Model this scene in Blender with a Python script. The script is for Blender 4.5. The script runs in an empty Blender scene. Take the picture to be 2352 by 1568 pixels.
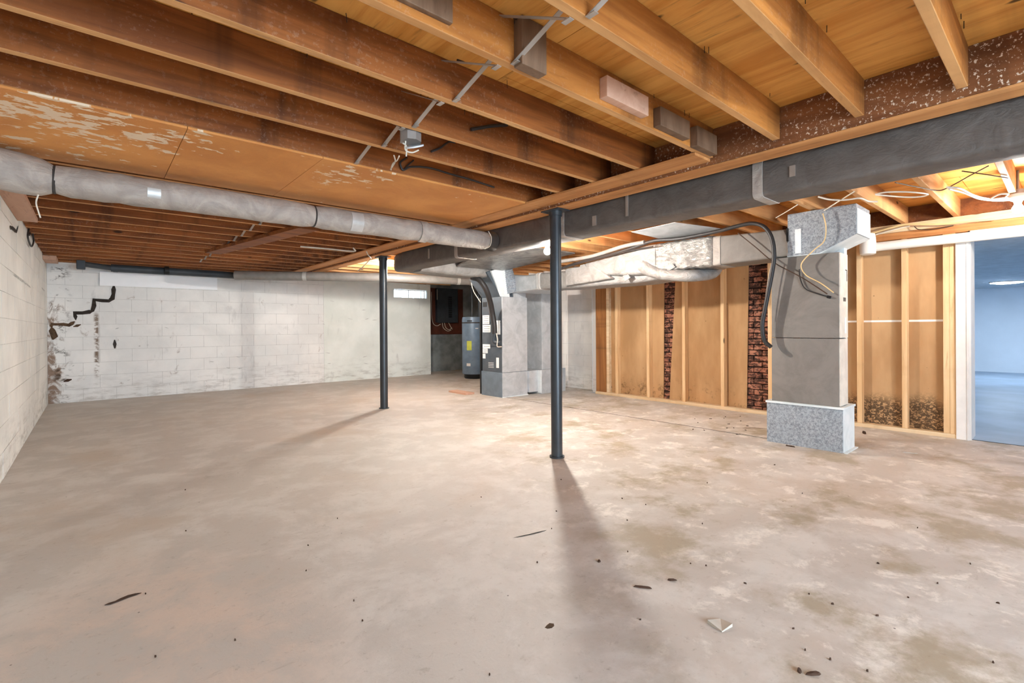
import bpy, bmesh, math, random
from mathutils import Vector, Matrix
random.seed(7)
SC = bpy.context.scene
COL = SC.collection

# ------------------------------------------------------------------ camera, world, exposure
F_PX, CX, CY = 1112.93, 1176.0, 754.48
YAW, PITCH, ROLL = math.radians(40.9305), math.radians(-0.1148), math.radians(-0.3961)
EYE = Vector((0, 0, 1.1))
_d = Vector((math.sin(YAW)*math.cos(PITCH), math.cos(YAW)*math.cos(PITCH), math.sin(PITCH)))
_r0 = Vector((math.cos(YAW), -math.sin(YAW), 0)); _u0 = _r0.cross(_d)
_r = math.cos(ROLL)*_r0 + math.sin(ROLL)*_u0
_u = -math.sin(ROLL)*_r0 + math.cos(ROLL)*_u0
cam = bpy.data.cameras.new('camera'); camo = bpy.data.objects.new('camera', cam); COL.objects.link(camo)
camo.matrix_world = Matrix(((_r.x, _u.x, -_d.x, EYE.x), (_r.y, _u.y, -_d.y, EYE.y), (_r.z, _u.z, -_d.z, EYE.z), (0, 0, 0, 1)))
cam.sensor_width = 36; cam.lens = F_PX/2352*36; cam.shift_y = -(784-CY)/2352; cam.clip_start = .02
SC.camera = camo
W = bpy.data.worlds.new('sky'); SC.world = W; W.use_nodes = True
W.node_tree.nodes['Background'].inputs[0].default_value = (.66, .83, 1, 1)
W.node_tree.nodes['Background'].inputs[1].default_value = 19.0
VS = SC.view_settings
VS.view_transform = 'Standard'; VS.look = 'None'; VS.gamma = 1; VS.use_curve_mapping = False
VS.exposure = 0.68
BULB = 2900.0            # radiance of the bare bulbs
WARM = (1, .95, .88)
# daylight fill: portal at an added, unseen glazed door behind the viewpoint
_al = bpy.data.lights.new('daylight', 'AREA'); _al.shape = 'RECTANGLE'; _al.size = 3.1; _al.size_y = 1.85; _al.energy = 1; _al.cycles.is_portal = True
_ao = bpy.data.objects.new('daylight', _al); COL.objects.link(_ao); _ao.location = (1.3, -3.28, 1.03); _ao.rotation_euler = (math.radians(90), 0, 0)

def ray(x, y): return _r*((x-CX)/F_PX) + _u*(-(y-CY)/F_PX) + _d
def PX(x, y, X): d = ray(x, y); return EYE + d*((X-EYE.x)/d.x)      # pixel on a plane X = const
def PY(x, y, Y): d = ray(x, y); return EYE + d*((Y-EYE.y)/d.y)
def PZ(x, y, Z): d = ray(x, y); return EYE + d*((Z-EYE.z)/d.z)

# ------------------------------------------------------------------ materials
def lin(c):
    return tuple(((v/255+.055)/1.055)**2.4 if v > 10 else v/255/12.92 for v in c) + (1,)
class Mat:
    def __init__(s, name, rough=.7, metal=0.0, spec=.3):
        s.m = bpy.data.materials.new(name); s.m.use_nodes = True; s.t = s.m.node_tree
        s.b = s.t.nodes['Principled BSDF']
        s.b.inputs['Roughness'].default_value = rough; s.b.inputs['Metallic'].default_value = metal
        s.b.inputs['Specular IOR Level'].default_value = spec
        s._p = None
    def n(s, ty): return s.t.nodes.new(ty)
    def L(s, a, b): s.t.links.new(a, b)
    def put(s, sock, v):
        if hasattr(v, 'is_linked') or isinstance(v, bpy.types.NodeSocket): s.L(v, sock)
        else: sock.default_value = v
    def pos(s):
        if not s._p: s._p = s.n('ShaderNodeNewGeometry').outputs['Position']
        return s._p
    def sc(s, v, k):
        o = s.n('ShaderNodeVectorMath'); o.operation = 'MULTIPLY'; s.put(o.inputs[0], v); o.inputs[1].default_value = k; return o.outputs[0]
    def off(s, v, k):
        o = s.n('ShaderNodeVectorMath'); o.operation = 'ADD'; s.put(o.inputs[0], v); o.inputs[1].default_value = k; return o.outputs[0]
    def sep(s, v):
        o = s.n('ShaderNodeSeparateXYZ'); s.put(o.inputs[0], v); return o.outputs
    def noise(s, v, scale, detail=4, rough=.55, dist=0):
        o = s.n('ShaderNodeTexNoise'); s.put(o.inputs['Vector'], v); o.inputs['Scale'].default_value = scale
        o.inputs['Detail'].default_value = detail; o.inputs['Roughness'].default_value = rough; o.inputs['Distortion'].default_value = dist
        return o.outputs['Fac']
    def voro(s, v, scale, feat='F1', out='Distance', rnd=1):
        o = s.n('ShaderNodeTexVoronoi'); o.feature = feat; s.put(o.inputs['Vector'], v); o.inputs['Scale'].default_value = scale
        o.inputs['Randomness'].default_value = rnd; return o.outputs[out]
    def band(s, v, lo, hi, a=0.0, b=1.0):
        o = s.n('ShaderNodeMapRange'); o.interpolation_type = 'SMOOTHSTEP'; s.put(o.inputs[0], v)
        o.inputs[1].default_value = lo; o.inputs[2].default_value = hi; o.inputs[3].default_value = a; o.inputs[4].default_value = b
        return o.outputs[0]
    def math(s, op, a, b=0.0):
        o = s.n('ShaderNodeMath'); o.operation = op; s.put(o.inputs[0], a); s.put(o.inputs[1], b); return o.outputs[0]
    def mix(s, f, a, b, mode='MIX'):
        o = s.n('ShaderNodeMix'); o.data_type = 'RGBA'; o.blend_type = mode; s.put(o.inputs[0], f); s.put(o.inputs[6], a); s.put(o.inputs[7], b)
        return o.outputs[2]
    def bump(s, h, strength=.3, dist=.01):
        o = s.n('ShaderNodeBump'); o.inputs['Strength'].default_value = strength; o.inputs['Distance'].default_value = dist
        s.put(o.inputs['Height'], h); s.L(o.outputs[0], s.b.inputs['Normal'])
    def color(s, c): s.put(s.b.inputs['Base Color'], c); return s.m

def flat(name, rgb, rough=.6, metal=0.0, spec=.35, var=.12, scale=9, bump=.05):
    k = Mat(name, rough, metal, spec); c = lin(rgb)
    f = k.band(k.noise(k.pos(), scale, 5), .3, .7)
    d = tuple(v*(1-var*1.6) for v in c[:3]) + (1,)
    if bump: k.bump(k.noise(k.pos(), scale*12, 3), bump, .004)
    return k.color(k.mix(f, d, c))

def wood(name, c0, c1, grain, knots=True, stain=.5, flecks=0.0, rough=.62, dk=(58, 32, 16)):
    """grain: multipliers for world x, y, z; the smallest is the direction the grain runs in"""
    k = Mat(name, rough, 0, .25); p = k.pos()
    v = k.sc(p, grain)
    g = k.noise(v, 1.0, 6, .62, .9)
    col = k.mix(k.band(g, .30, .70), lin(c0), lin(c1))
    fine = k.noise(k.sc(v, (3.2, 3.2, 3.2)), 1.0, 4, .7, .4)
    col = k.mix(k.band(fine, .56, .78, 0, .45), col, lin(dk))
    if stain:
        sx = tuple(max(.35, min(2.2, 3.0/ max(.5, q)))*(1.9 if q == min(grain) else .45) for q in grain)
        st = k.noise(k.sc(p, sx), 1.0, 4, .6, .3)
        col = k.mix(k.band(st, .50, .72, 0, stain), col, lin(dk))
    if knots:
        kv = k.sc(p, tuple(1.0 if q == min(grain) else 3.0 for q in grain))
        d = k.voro(kv, 1.6)
        col = k.mix(k.band(d, .045, .085, .85, 0), col, lin((40, 22, 12)))
    if flecks:
        fl = k.noise(p, 55, 3, .7); reg = k.noise(p, 1.6, 3)
        col = k.mix(k.math('MULTIPLY', k.band(fl, .56, .64), k.band(reg, .36, .56, 0, flecks)), col, lin((215, 195, 175)))
    k.bump(g, .18, .004)
    return k.color(col)

def m_floor():
    k = Mat('concrete_floor', .62, 0, .35); p = k.pos(); x, y, z = k.sep(p)
    big = k.noise(p, .55, 4, .55, .4); mid = k.noise(p, 2.6, 9, .68, .3); fine = k.noise(p, 30, 8, .78)
    col = k.mix(k.band(big, .34, .66), lin((192, 184, 175)), lin((182, 175, 167)))
    col = k.mix(k.band(mid, .42, .62, 0, .65), col, lin((212, 207, 200)))
    rst = k.noise(k.off(p, (7, 3, 0)), .8, 5, .6, .3)                      # tan mineral stains
    col = k.mix(k.band(rst, .52, .72, 0, .5), col, lin((184, 166, 146)))
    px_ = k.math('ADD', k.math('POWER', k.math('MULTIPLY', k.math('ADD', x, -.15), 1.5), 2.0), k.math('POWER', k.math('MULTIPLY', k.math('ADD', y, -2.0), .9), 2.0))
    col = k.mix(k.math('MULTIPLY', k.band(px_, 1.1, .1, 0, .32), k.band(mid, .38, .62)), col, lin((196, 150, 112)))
    ef = k.noise(k.off(p, (1, 9, 0)), 4.6, 9, .72, .25)                     # pale efflorescence on the right-hand half
    side = k.band(k.math('ADD', x, k.math('MULTIPLY', y, -.55)), .2, 1.6)
    col = k.mix(k.math('MULTIPLY', k.band(ef, .52, .64, 0, .7), side), col, lin((232, 226, 216)))
    ol = k.noise(k.off(p, (4, 2, 0)), 1.9, 8, .68)
    col = k.mix(k.math('MULTIPLY', k.band(ol, .48, .64, 0, .75), side), col, lin((152, 138, 112)))
    sk = k.noise(k.sc(p, (2.0, 6.0, 1)), 2.6, 8, .72, .4)                  # trowel scratches
    col = k.mix(k.band(sk, .60, .70, 0, .30), col, lin((140, 124, 106)))
    col = k.mix(k.band(fine, .55, .75, 0, .6), col, lin((130, 115, 98)))
    dk = k.noise(k.off(p, (3, 8, 0)), 7.5, 8, .75, .2)
    col = k.mix(k.band(dk, .60, .72, 0, .4), col, lin((138, 122, 104)))
    sp = k.voro(p, 6.5)
    col = k.mix(k.band(sp, .018, .032, .8, 0), col, lin((66, 54, 44)))
    k.bump(k.math('ADD', fine, k.math('MULTIPLY', mid, 1.5)), .28, .006)
    k.put(k.b.inputs['Roughness'], k.band(mid, .3, .7, .48, .72))
    return k.color(col)

def m_block(name, base, shade, rust=False, lines=.10):
    k = Mat(name, .75, 0, .25); p = k.pos(); x, y, z = k.sep(p)
    a = k.noise(p, 1.1, 5, .6, .3); f = k.noise(p, 18, 6, .7)
    col = k.mix(k.band(a, .36, .66), lin(shade), lin(base))
    s = k.noise(k.sc(p, (3, 3, .9)), 1.3, 6, .65, .7)
    col = k.mix(k.band(s, .58, .74, 0, .4), col, lin((150, 146, 142)))
    col = k.mix(k.band(f, .66, .78, 0, .35), col, lin((128, 118, 106)))
    low = k.math('MULTIPLY', k.band(z, .55, 0.0), k.band(k.noise(k.sc(p, (2, 2, 9)), 1.6, 6, .7), .45, .68, 0, .5))
    col = k.mix(low, col, lin((140, 130, 118)))
    if rust:
        n = k.noise(k.sc(p, (2.2, 2.2, 1.3)), 3.0, 8, .72, .8)
        c = k.math('MULTIPLY', k.band(x, -.20, -.48), k.band(z, 1.75, 1.35))
        col = k.mix(k.band(k.math('ADD', n, k.math('MULTIPLY', c, .2)), .60, .76, 0, .85), col, lin((120, 84, 52)))
        n2 = k.noise(k.sc(p, (1.5, 1.5, 2.4)), 4.0, 7, .7)
        col = k.mix(k.math('MULTIPLY', k.band(k.math('ABSOLUTE', k.math('ADD', x, .36)), .16, .0), k.band(n2, .52, .62, 0, .9)), col, lin((70, 56, 44)))
        st = k.math('MULTIPLY', k.band(k.math('ABSOLUTE', k.math('ADD', x, -.055)), .045, .008), k.band(z, .32, .45))
        st = k.math('MULTIPLY', st, k.band(z, 1.42, 1.30))
        col = k.mix(k.math('MULTIPLY', st, k.band(n2, .44, .56, 0, .9)), col, lin((112, 84, 58)))
    k.bump(k.math('ADD', f, a), .25, .006)
    return k.color(col)

def m_galv(name, c0, c1, scale=16, metal=.35, rough=.5):
    k = Mat(name, rough, metal, .4); p = k.pos()
    v = k.voro(k.off(k.sc(p, (1, 1, 1)), (.1, .2, .3)), scale*1.6, out='Color')
    n = k.noise(p, scale, 6, .7, .8)
    col = k.mix(k.band(n, .36, .62), lin(c0), lin(c1))
    col = k.mix(.18, col, k.mix(k.band(v, .2, .8), lin(c0), lin(c1)))
    k.bump(n, .05, .002)
    return k.color(col)

def m_foil(name, c0, c1, rough=.42, metal=.45, wr=.6):
    k = Mat(name, rough, metal, .5); p = k.pos()
    n = k.noise(p, 5, 6, .6, 1.4); w = k.noise(k.sc(p, (1, 1, 2.2)), 9, 4, .6, 2.5)
    k.bump(k.math('ADD', n, w), wr, .03)
    return k.color(k.mix(k.band(n, .3, .7), lin(c0), lin(c1)))

def m_panel():
    k = Mat('hardboard_flaking', .6, 0, .3); p = k.pos(); x, y, z = k.sep(p)
    a = k.noise(p, 1.8, 5, .6, .4); f = k.noise(p, 60, 3, .6)
    col = k.mix(k.band(a, .34, .68), lin((196, 128, 66)), lin((216, 150, 82)))
    col = k.mix(k.band(f, .58, .8, 0, .25), col, lin((120, 74, 40)))
    v = k.sc(p, (6.0, 11, 1)); fl = k.noise(v, 1.7, 4, .6, .3)
    reg = k.noise(k.off(p, (.55, .2, 0)), 1.15, 2, .5)
    lx = k.math('ADD', k.band(x, .75, .05, 0, .17), k.band(k.math('ABSOLUTE', k.math('ADD', x, -1.35)), .35, .05, 0, .12))
    edge = k.band(y, 3.62, 3.1, -.14, .0)
    thr = k.math('ADD', k.math('ADD', k.math('MULTIPLY', reg, .35), lx), k.math('ADD', fl, edge))
    col = k.mix(k.band(thr, .84, .865), col, lin((226, 202, 172)))
    k.bump(k.math('ADD', f, k.band(thr, .84, .865)), .2, .004)
    return k.color(col)

def m_mould():
    k = Mat('mouldy_fibreboard', .8, 0, .15); p = k.pos(); x, y, z = k.sep(p)
    a = k.noise(k.sc(p, (1, 1.6, .5)), 1.6, 5, .6)
    col = k.mix(k.band(a, .35, .68), lin((170, 130, 90)), lin((192, 154, 112)))
    v = k.noise(k.sc(p, (1, 1, 1.6)), 34, 4, .65, .8); h = k.noise(k.sc(p, (1, 1, .3)), 5, 3)
    top = k.math('ADD', z, k.math('MULTIPLY', h, -.22))
    reg = k.math('MULTIPLY', k.band(top, .30, .12), k.band(y, 1.9, 1.6))
    col = k.mix(k.math('MULTIPLY', reg, k.band(v, .42, .50, 0, .92)), col, lin((74, 58, 42)))
    sp = k.noise(p, 9, 6, .75)
    col = k.mix(k.math('MULTIPLY', k.band(z, .45, .05), k.band(sp, .52, .66, 0, .75)), col, lin((84, 62, 40)))
    ft = k.voro(k.sc(p, (1, 3, 4)), 2.0)
    col = k.mix(k.band(ft, .03, .06, .7, 0), col, lin((92, 66, 40)))
    k.bump(k.noise(p, 70, 3), .15, .003)
    return k.color(col)

def m_brick():
    k = Mat('red_brick', .85, 0, .2); p = k.pos(); x, y, z = k.sep(p)
    n = k.noise(p, 8, 6, .7)
    col = k.mix(k.band(n, .35, .65), lin((146, 92, 72)), lin((178, 124, 100)))
    s = k.noise(k.sc(p, (1, 6, 9)), 2.4, 6, .72, .5)                     # mortar smeared over the faces
    col = k.mix(k.band(s, .44, .54, 0, .92), col, lin((56, 40, 34)))
    k.bump(n, .4, .01)
    return k.color(col)

def emis(name, rgb, s):
    m = bpy.data.materials.new(name); m.use_nodes = True; b = m.node_tree.nodes['Principled BSDF']
    b.inputs['Base Color'].default_value = (1, 1, 1, 1); b.inputs['Emission Color'].default_value = (*rgb, 1); b.inputs['Emission Strength'].default_value = s
    return m
def m_glass():
    m = bpy.data.materials.new('window_glass'); m.use_nodes = True; t = m.node_tree; t.nodes.clear()
    o = t.nodes.new('ShaderNodeOutputMaterial'); mx = t.nodes.new('ShaderNodeMixShader'); tr = t.nodes.new('ShaderNodeBsdfTransparent'); g = t.nodes.new('ShaderNodeBsdfGlossy')
    g.inputs['Roughness'].default_value = .1; mx.inputs[0].default_value = .1
    t.links.new(tr.outputs[0], mx.inputs[1]); t.links.new(g.outputs[0], mx.inputs[2]); t.links.new(mx.outputs[0], o.inputs[0]); return m

MT = dict(
    floor=m_floor(),
    block=m_block('painted_block', (238, 236, 232), (222, 221, 218), rust=True),
    block_l=m_block('painted_block_side', (240, 238, 232), (222, 221, 216)),
    block_r=m_block('painted_block_right', (222, 218, 212), (204, 200, 196)),
    parge=m_block('parged_wall', (234, 236, 230), (218, 221, 214)),
    mortar=flat('mortar', (205, 203, 199), .9, var=.2, scale=14, bump=.3),
    darkwall=flat('unpainted_block', (146, 152, 152), .9, var=.25, scale=4, bump=.2),
    joist=wood('joist_pine', (106, 58, 26), (152, 90, 42), (.9, 7, 11), stain=.7, flecks=.1),  # sides darkened for shade as well as real stain
    joist_mid=wood('joist_pine_clean', (146, 88, 38), (188, 122, 58), (.9, 7, 11), stain=.5, flecks=.08),  # paler copy for near joists, their stronger light put into the colour
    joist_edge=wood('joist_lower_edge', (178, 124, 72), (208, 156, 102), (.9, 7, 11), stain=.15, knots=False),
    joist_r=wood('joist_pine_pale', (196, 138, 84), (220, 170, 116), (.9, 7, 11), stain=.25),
    ply=wood('plywood_sheathing', (208, 138, 62), (238, 176, 94), (9, .9, 4), knots=True, stain=.2),
    beam=wood('beam_timber', (104, 62, 36), (140, 90, 54), (9, .7, 9), knots=False, stain=.4, flecks=1.0),
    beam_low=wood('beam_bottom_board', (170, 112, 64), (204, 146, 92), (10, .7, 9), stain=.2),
    stud=wood('stud_pine', (206, 164, 116), (230, 196, 152), (9, 9, .7), stain=.12, dk=(150, 104, 62)),
    plate=wood('plate_pine', (200, 168, 128), (226, 200, 164), (9, .7, 9), stain=.2, dk=(120, 90, 60)),
    oldwood=wood('old_brown_stud', (130, 82, 42), (166, 110, 62), (9, 9, .7), stain=.4),
    greywood=wood('grey_block_wood', (96, 72, 54), (128, 100, 78), (8, 8, 1.2), stain=.3),
    pinkwood=wood('pale_sill_wood', (188, 146, 122), (206, 166, 142), (6, .8, 6), stain=.1, knots=False),
    panel=m_panel(), fib=m_mould(), brick=m_brick(),
    bmortar=flat('dark_mortar', (52, 42, 38), .95, var=.3, scale=20, bump=.4),
    wrap=m_foil('grey_duct_wrap', (86, 79, 74), (102, 95, 90), .6, .12, .2),
    wrapl=m_foil('pale_duct_wrap', (150, 140, 132), (178, 168, 158), .6, .1, .35),
    foil=m_foil('white_foil_wrap', (124, 120, 117), (152, 148, 144), .5, .15, .45),
    shiny=m_foil('shiny_foil', (110, 107, 104), (164, 160, 155), .36, .6, .5),
    galv=m_galv('galvanised_steel', (120, 126, 132), (176, 182, 188), 55),
    galvl=m_galv('galvanised_plain', (176, 180, 182), (200, 202, 204), 5, .3, .45),
    galvw=m_galv('galvanised_pale', (206, 212, 212), (224, 228, 228), 4, .1, .5),
    tanmetal=m_galv('taupe_duct_board', (112, 105, 98), (128, 121, 114), 3, .05, .6),
    beige=flat('beige_panel_metal', (222, 212, 198), .5),
    tape=flat('silver_tape', (196, 194, 190), .4, .3),
    seam=flat('dark_seam', (62, 56, 52), .8),
    post=flat('dark_post_paint', (56, 60, 64), .34, .2, .5, var=.15, scale=5),
    furn=flat('charcoal_furnace_enamel', (78, 86, 94), .45, .1, .4),
    furnb=flat('blue_grey_steel', (112, 126, 138), .45, .2, .4),
    black=flat('black_plastic', (28, 28, 30), .5, bump=0),
    hose=flat('black_cable_sheath', (46, 42, 41), .5, 0, .4, bump=0),
    dwire=flat('brown_wire', (74, 52, 38), .6, bump=0),
    wwire=flat('white_cable', (224, 214, 198), .5, bump=0),
    ywire=flat('yellow_cable', (228, 196, 140), .5, bump=0),
    gwire=flat('grey_conduit', (150, 144, 138), .45, .2, bump=0),
    pvc=flat('white_paint', (236, 230, 222), .45, var=.04),
    trim=flat('white_trim_paint', (226, 220, 214), .5, var=.05),
    wpaint=flat('pale_blue_white_wall', (222, 231, 240), .7, var=.04, scale=2),
    bluefloor=flat('blue_grey_concrete', (150, 168, 188), .5, 0, .4, var=.16, scale=1.6, bump=.02),
    cpaint=flat('textured_ceiling_paint', (198, 208, 216), .9, var=.1, scale=8, bump=.6),
    foam=flat('white_foam_board', (250, 251, 253), .6, var=.02),
    steel=flat('zinc_strap', (176, 166, 156), .4, .5, bump=0),
    plydark=wood('red_brown_backboard', (74, 40, 30), (98, 54, 40), (2, 6, .9), stain=.3, knots=False),
    panelbox=flat('breaker_box_grey', (58, 64, 70), .5, .2),
    tank=flat('water_heater_grey', (124, 146, 168), .4, .25, .5),
    yellow=flat('yellow_label', (214, 222, 96), .6), paper=flat('paper_label', (228, 226, 222), .7, var=.03, bump=0), ink=flat('printed_lines', (120, 118, 118), .8, bump=0),
    pipe=flat('dark_drain_pipe', (64, 70, 76), .5, .1, .4), pipeg=flat('grey_round_duct', (140, 136, 132), .5, .25, .4),
    crack=flat('dark_crack', (62, 54, 48), .95, var=.3, scale=30), dirt=flat('brown_dirt', (98, 76, 56), .95, var=.3, scale=25), chip=flat('wood_chip', (70, 48, 34), .9), chipl=flat('pale_chip', (196, 186, 172), .9),
    disc=emis('cool_ceiling_light', (.74, .87, 1), 80.0), bulb=emis('lit_bulb', WARM, BULB), bulb_small=emis('lit_bulb_low_watt', WARM, BULB*.24), bulb_mid=emis('lit_bulb_mid_watt', WARM, BULB*.65), glass=m_glass(), porcelain=flat('porcelain', (232, 230, 226), .3, bump=0),
    disc_off=flat('white_cover_plate', (226, 228, 230), .5, bump=0), boxg=flat('steel_junction_box', (150, 142, 136), .5, .3),
)

# ------------------------------------------------------------------ mesh helpers
class MB:
    def __init__(s): s.v = []; s.f = []
    def box(s, x0, x1, y0, y1, z0, z1):
        b = len(s.v)
        s.v += [(x, y, z) for z in (z0, z1) for y in (y0, y1) for x in (x0, x1)]
        s.f += [tuple(b+i for i in q) for q in ((0, 2, 3, 1), (4, 5, 7, 6), (0, 1, 5, 4), (2, 6, 7, 3), (0, 4, 6, 2), (1, 3, 7, 5))]
        return s
    def hexa(s, p):                                     # 8 corners: bottom ring of four, then top ring of four
        b = len(s.v); s.v += [tuple(q) for q in p]
        s.f += [tuple(b+i for i in q) for q in ((3, 2, 1, 0), (4, 5, 6, 7), (0, 1, 5, 4), (1, 2, 6, 5), (2, 3, 7, 6), (3, 0, 4, 7))]
        return s
    def rings(s, rs, cap=True):
        b = len(s.v); n = len(rs[0])
        for r in rs: s.v += [tuple(q) for q in r]
        for i in range(len(rs)-1):
            for j in range(n):
                a = b+i*n+j; c = b+i*n+(j+1) % n; s.f.append((a, c, c+n, a+n))
        if cap: s.f.append(tuple(b+j for j in reversed(range(n)))); s.f.append(tuple(b+(len(rs)-1)*n+j for j in range(n)))
        return s
    def tube(s, pts, r, n=8, cap=True):
        pts = [Vector(p) for p in pts]; rs = []
        t0 = (pts[1]-pts[0]).normalized(); up = Vector((0, 0, 1)) if abs(t0.z) < .9 else Vector((1, 0, 0))
        a = t0.cross(up).normalized()
        for i, p in enumerate(pts):
            t = (pts[min(i+1, len(pts)-1)]-pts[max(i-1, 0)]).normalized()
            a = (a-t*a.dot(t)).normalized(); bb = t.cross(a)
            rr = r[i] if isinstance(r, (list, tuple)) else r
            rs.append([p+a*rr*math.cos(2*math.pi*j/n)+bb*rr*math.sin(2*math.pi*j/n) for j in range(n)])
        return s.rings(rs, cap)
    def cyl(s, c, r, z0, z1, n=24, r1=None):
        r1 = r if r1 is None else r1
        return s.rings([[(c[0]+q*math.cos(2*math.pi*j/n), c[1]+q*math.sin(2*math.pi*j/n), z) for j in range(n)] for q, z in ((r, z0), (r1, z1))])
    def lathe(s, c, prof, n=20):
        return s.rings([[(c[0]+q*math.cos(2*math.pi*j/n), c[1]+q*math.sin(2*math.pi*j/n), z) for j in range(n)] for q, z in prof])
    def duct(s, secs, rad=.03, m=3, axis='y'):
        """rounded-rectangle sections [(t, a0, a1, z0, z1)] swept along an axis (a is the other horizontal axis)"""
        rs = []
        for t, a0, a1, z0, z1 in secs:
            r = min(rad, (a1-a0)/2.01, (z1-z0)/2.01); ring = []
            for (ca, cz, st) in ((a1-r, z1-r, 0), (a0+r, z1-r, 90), (a0+r, z0+r, 180), (a1-r, z0+r, 270)):
                for j in range(m+1):
                    q = math.radians(st+90*j/m); a = ca+r*math.cos(q); z = cz+r*math.sin(q)
                    ring.append((a, t, z) if axis == 'y' else (t, a, z))
            rs.append(ring)
        return s.rings(rs)
    def build(s, name, mat, parent=None, smooth=False, bevel=0):
        me = bpy.data.meshes.new(name); me.from_pydata(s.v, [], s.f)
        bm = bmesh.new(); bm.from_mesh(me); bmesh.ops.recalc_face_normals(bm, faces=bm.faces); bm.to_mesh(me); bm.free()
        me.materials.append(MT[mat] if isinstance(mat, str) else mat)
        if smooth:
            for p in me.polygons: p.use_smooth = True
        o = bpy.data.objects.new(name, me); COL.objects.link(o)
        if smooth:
            try: me.set_sharp_from_angle(angle=math.radians(50))
            except Exception: pass
        if bevel:
            q = o.modifiers.new('b', 'BEVEL'); q.width = bevel; q.segments = 2; q.limit_method = 'ANGLE'
        if parent: o.parent = parent
        return o
def box(name, mat, parent, x0, x1, y0, y1, z0, z1, bevel=0):
    return MB().box(x0, x1, y0, y1, z0, z1).build(name, mat, parent, bevel=bevel)
def copy(o, name, loc, parent):
    c = o.copy(); c.name = name; COL.objects.link(c); c.parent = parent; c.location = loc; return c
def tag(o, label, cat, group=None):
    o['label'] = label; o['category'] = cat
    if group: o['group'] = group
    return o
def thing(name, label, cat, group=None):
    return tag(_e(name), label, cat, group)
def _e(name):
    o = bpy.data.objects.new(name, None); o.empty_display_size = .1; COL.objects.link(o); return o
def struct(o, label=None, cat=None):
    o['kind'] = 'structure'
    if label: o['label'] = label; o['category'] = cat
    return o
def smooth_path(pts, k=6):
    pts = [Vector(p) for p in pts]; q = [pts[0]*2-pts[1]] + pts + [pts[-1]*2-pts[-2]]; out = []
    for i in range(1, len(q)-2):
        for j in range(k):
            t = j/k; a, b, c, d = q[i-1], q[i], q[i+1], q[i+2]
            out.append(.5*((2*b)+(c-a)*t+(2*a-5*b+4*c-d)*t*t+(3*b-a-3*c+d)*t**3))
    return out+[pts[-1]]
def wire(name, pts, r, mat, parent=None, label=None, cat='cable', group=None, n=6, k=6):
    o = MB().tube(smooth_path(pts, k), r, n).build(name, mat, parent, smooth=True)
    if label: tag(o, label, cat, group)
    return o

# ------------------------------------------------------------------ setting: floor and walls
XL, XR, YB, YF, ZJ, ZS = -.505, 6.30, 10.05, -3.2, 2.14, 2.32
floor = struct(box('floor', 'floor', None, -.75, 16.0, -5, 11.2, -.12, 0), 'stained bare concrete basement floor slab', 'floor')
mb = MB()
jx = [(4.93+.05*(i/40)+random.uniform(-.008, .008), 5.86-i*(4.1/40)) for i in range(41)]
for i in range(40):
    (xa, ya), (xb, yb) = jx[i], jx[i+1]; b = len(mb.v)
    mb.v += [(xa-.008, ya, .0015), (xa+.008, ya, .0015), (xb+.008, yb, .0015), (xb-.008, yb, .0015)]; mb.f.append((b, b+1, b+2, b+3))
mb.build('slab_joint', 'crack', floor)
def crack(name, pts, w, mat, parent, nrm):
    """jagged thin ribbon lying 2 mm proud of a surface, pts in world space, nrm the surface normal"""
    nrm = Vector(nrm); m = MB(); P = []
    for i in range(len(pts)-1):
        a, b = Vector(pts[i]), Vector(pts[i+1]); k = max(2, int((b-a).length/.06))
        for j in range(k): P.append(a.lerp(b, j/k))
    P.append(Vector(pts[-1])); L = []; R = []
    for i, p in enumerate(P):
        t = (P[min(i+1, len(P)-1)]-P[max(i-1, 0)]).normalized(); s = t.cross(nrm).normalized()
        e = .25 if i in (0, len(P)-1) else 1
        L.append(p+s*w*e*random.uniform(.3, .7)+nrm*.002); R.append(p-s*w*e*random.uniform(.3, .7)+nrm*.002)
    m.v = [tuple(q) for q in L+R]; n = len(P)
    m.f = [(i, i+1, n+i+1, n+i) for i in range(n-1)]
    return m.build(name, mat, parent)
crack('floor_crack', [PZ(1180, 1235, 0), PZ(1215, 1228, 0), PZ(1255, 1218, 0)], .008, 'crack', floor, (0, 0, 1))
crack('floor_crack', [PZ(240, 1390, 0), PZ(265, 1382, 0), PZ(295, 1370, 0), PZ(325, 1362, 0)], .02, 'chip', floor, (0, 0, 1))
crack('floor_crack', [PZ(1700, 983, 0), PZ(1730, 983, 0), PZ(1763, 984, 0)], .012, 'crack', floor, (0, 0, 1))

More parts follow.
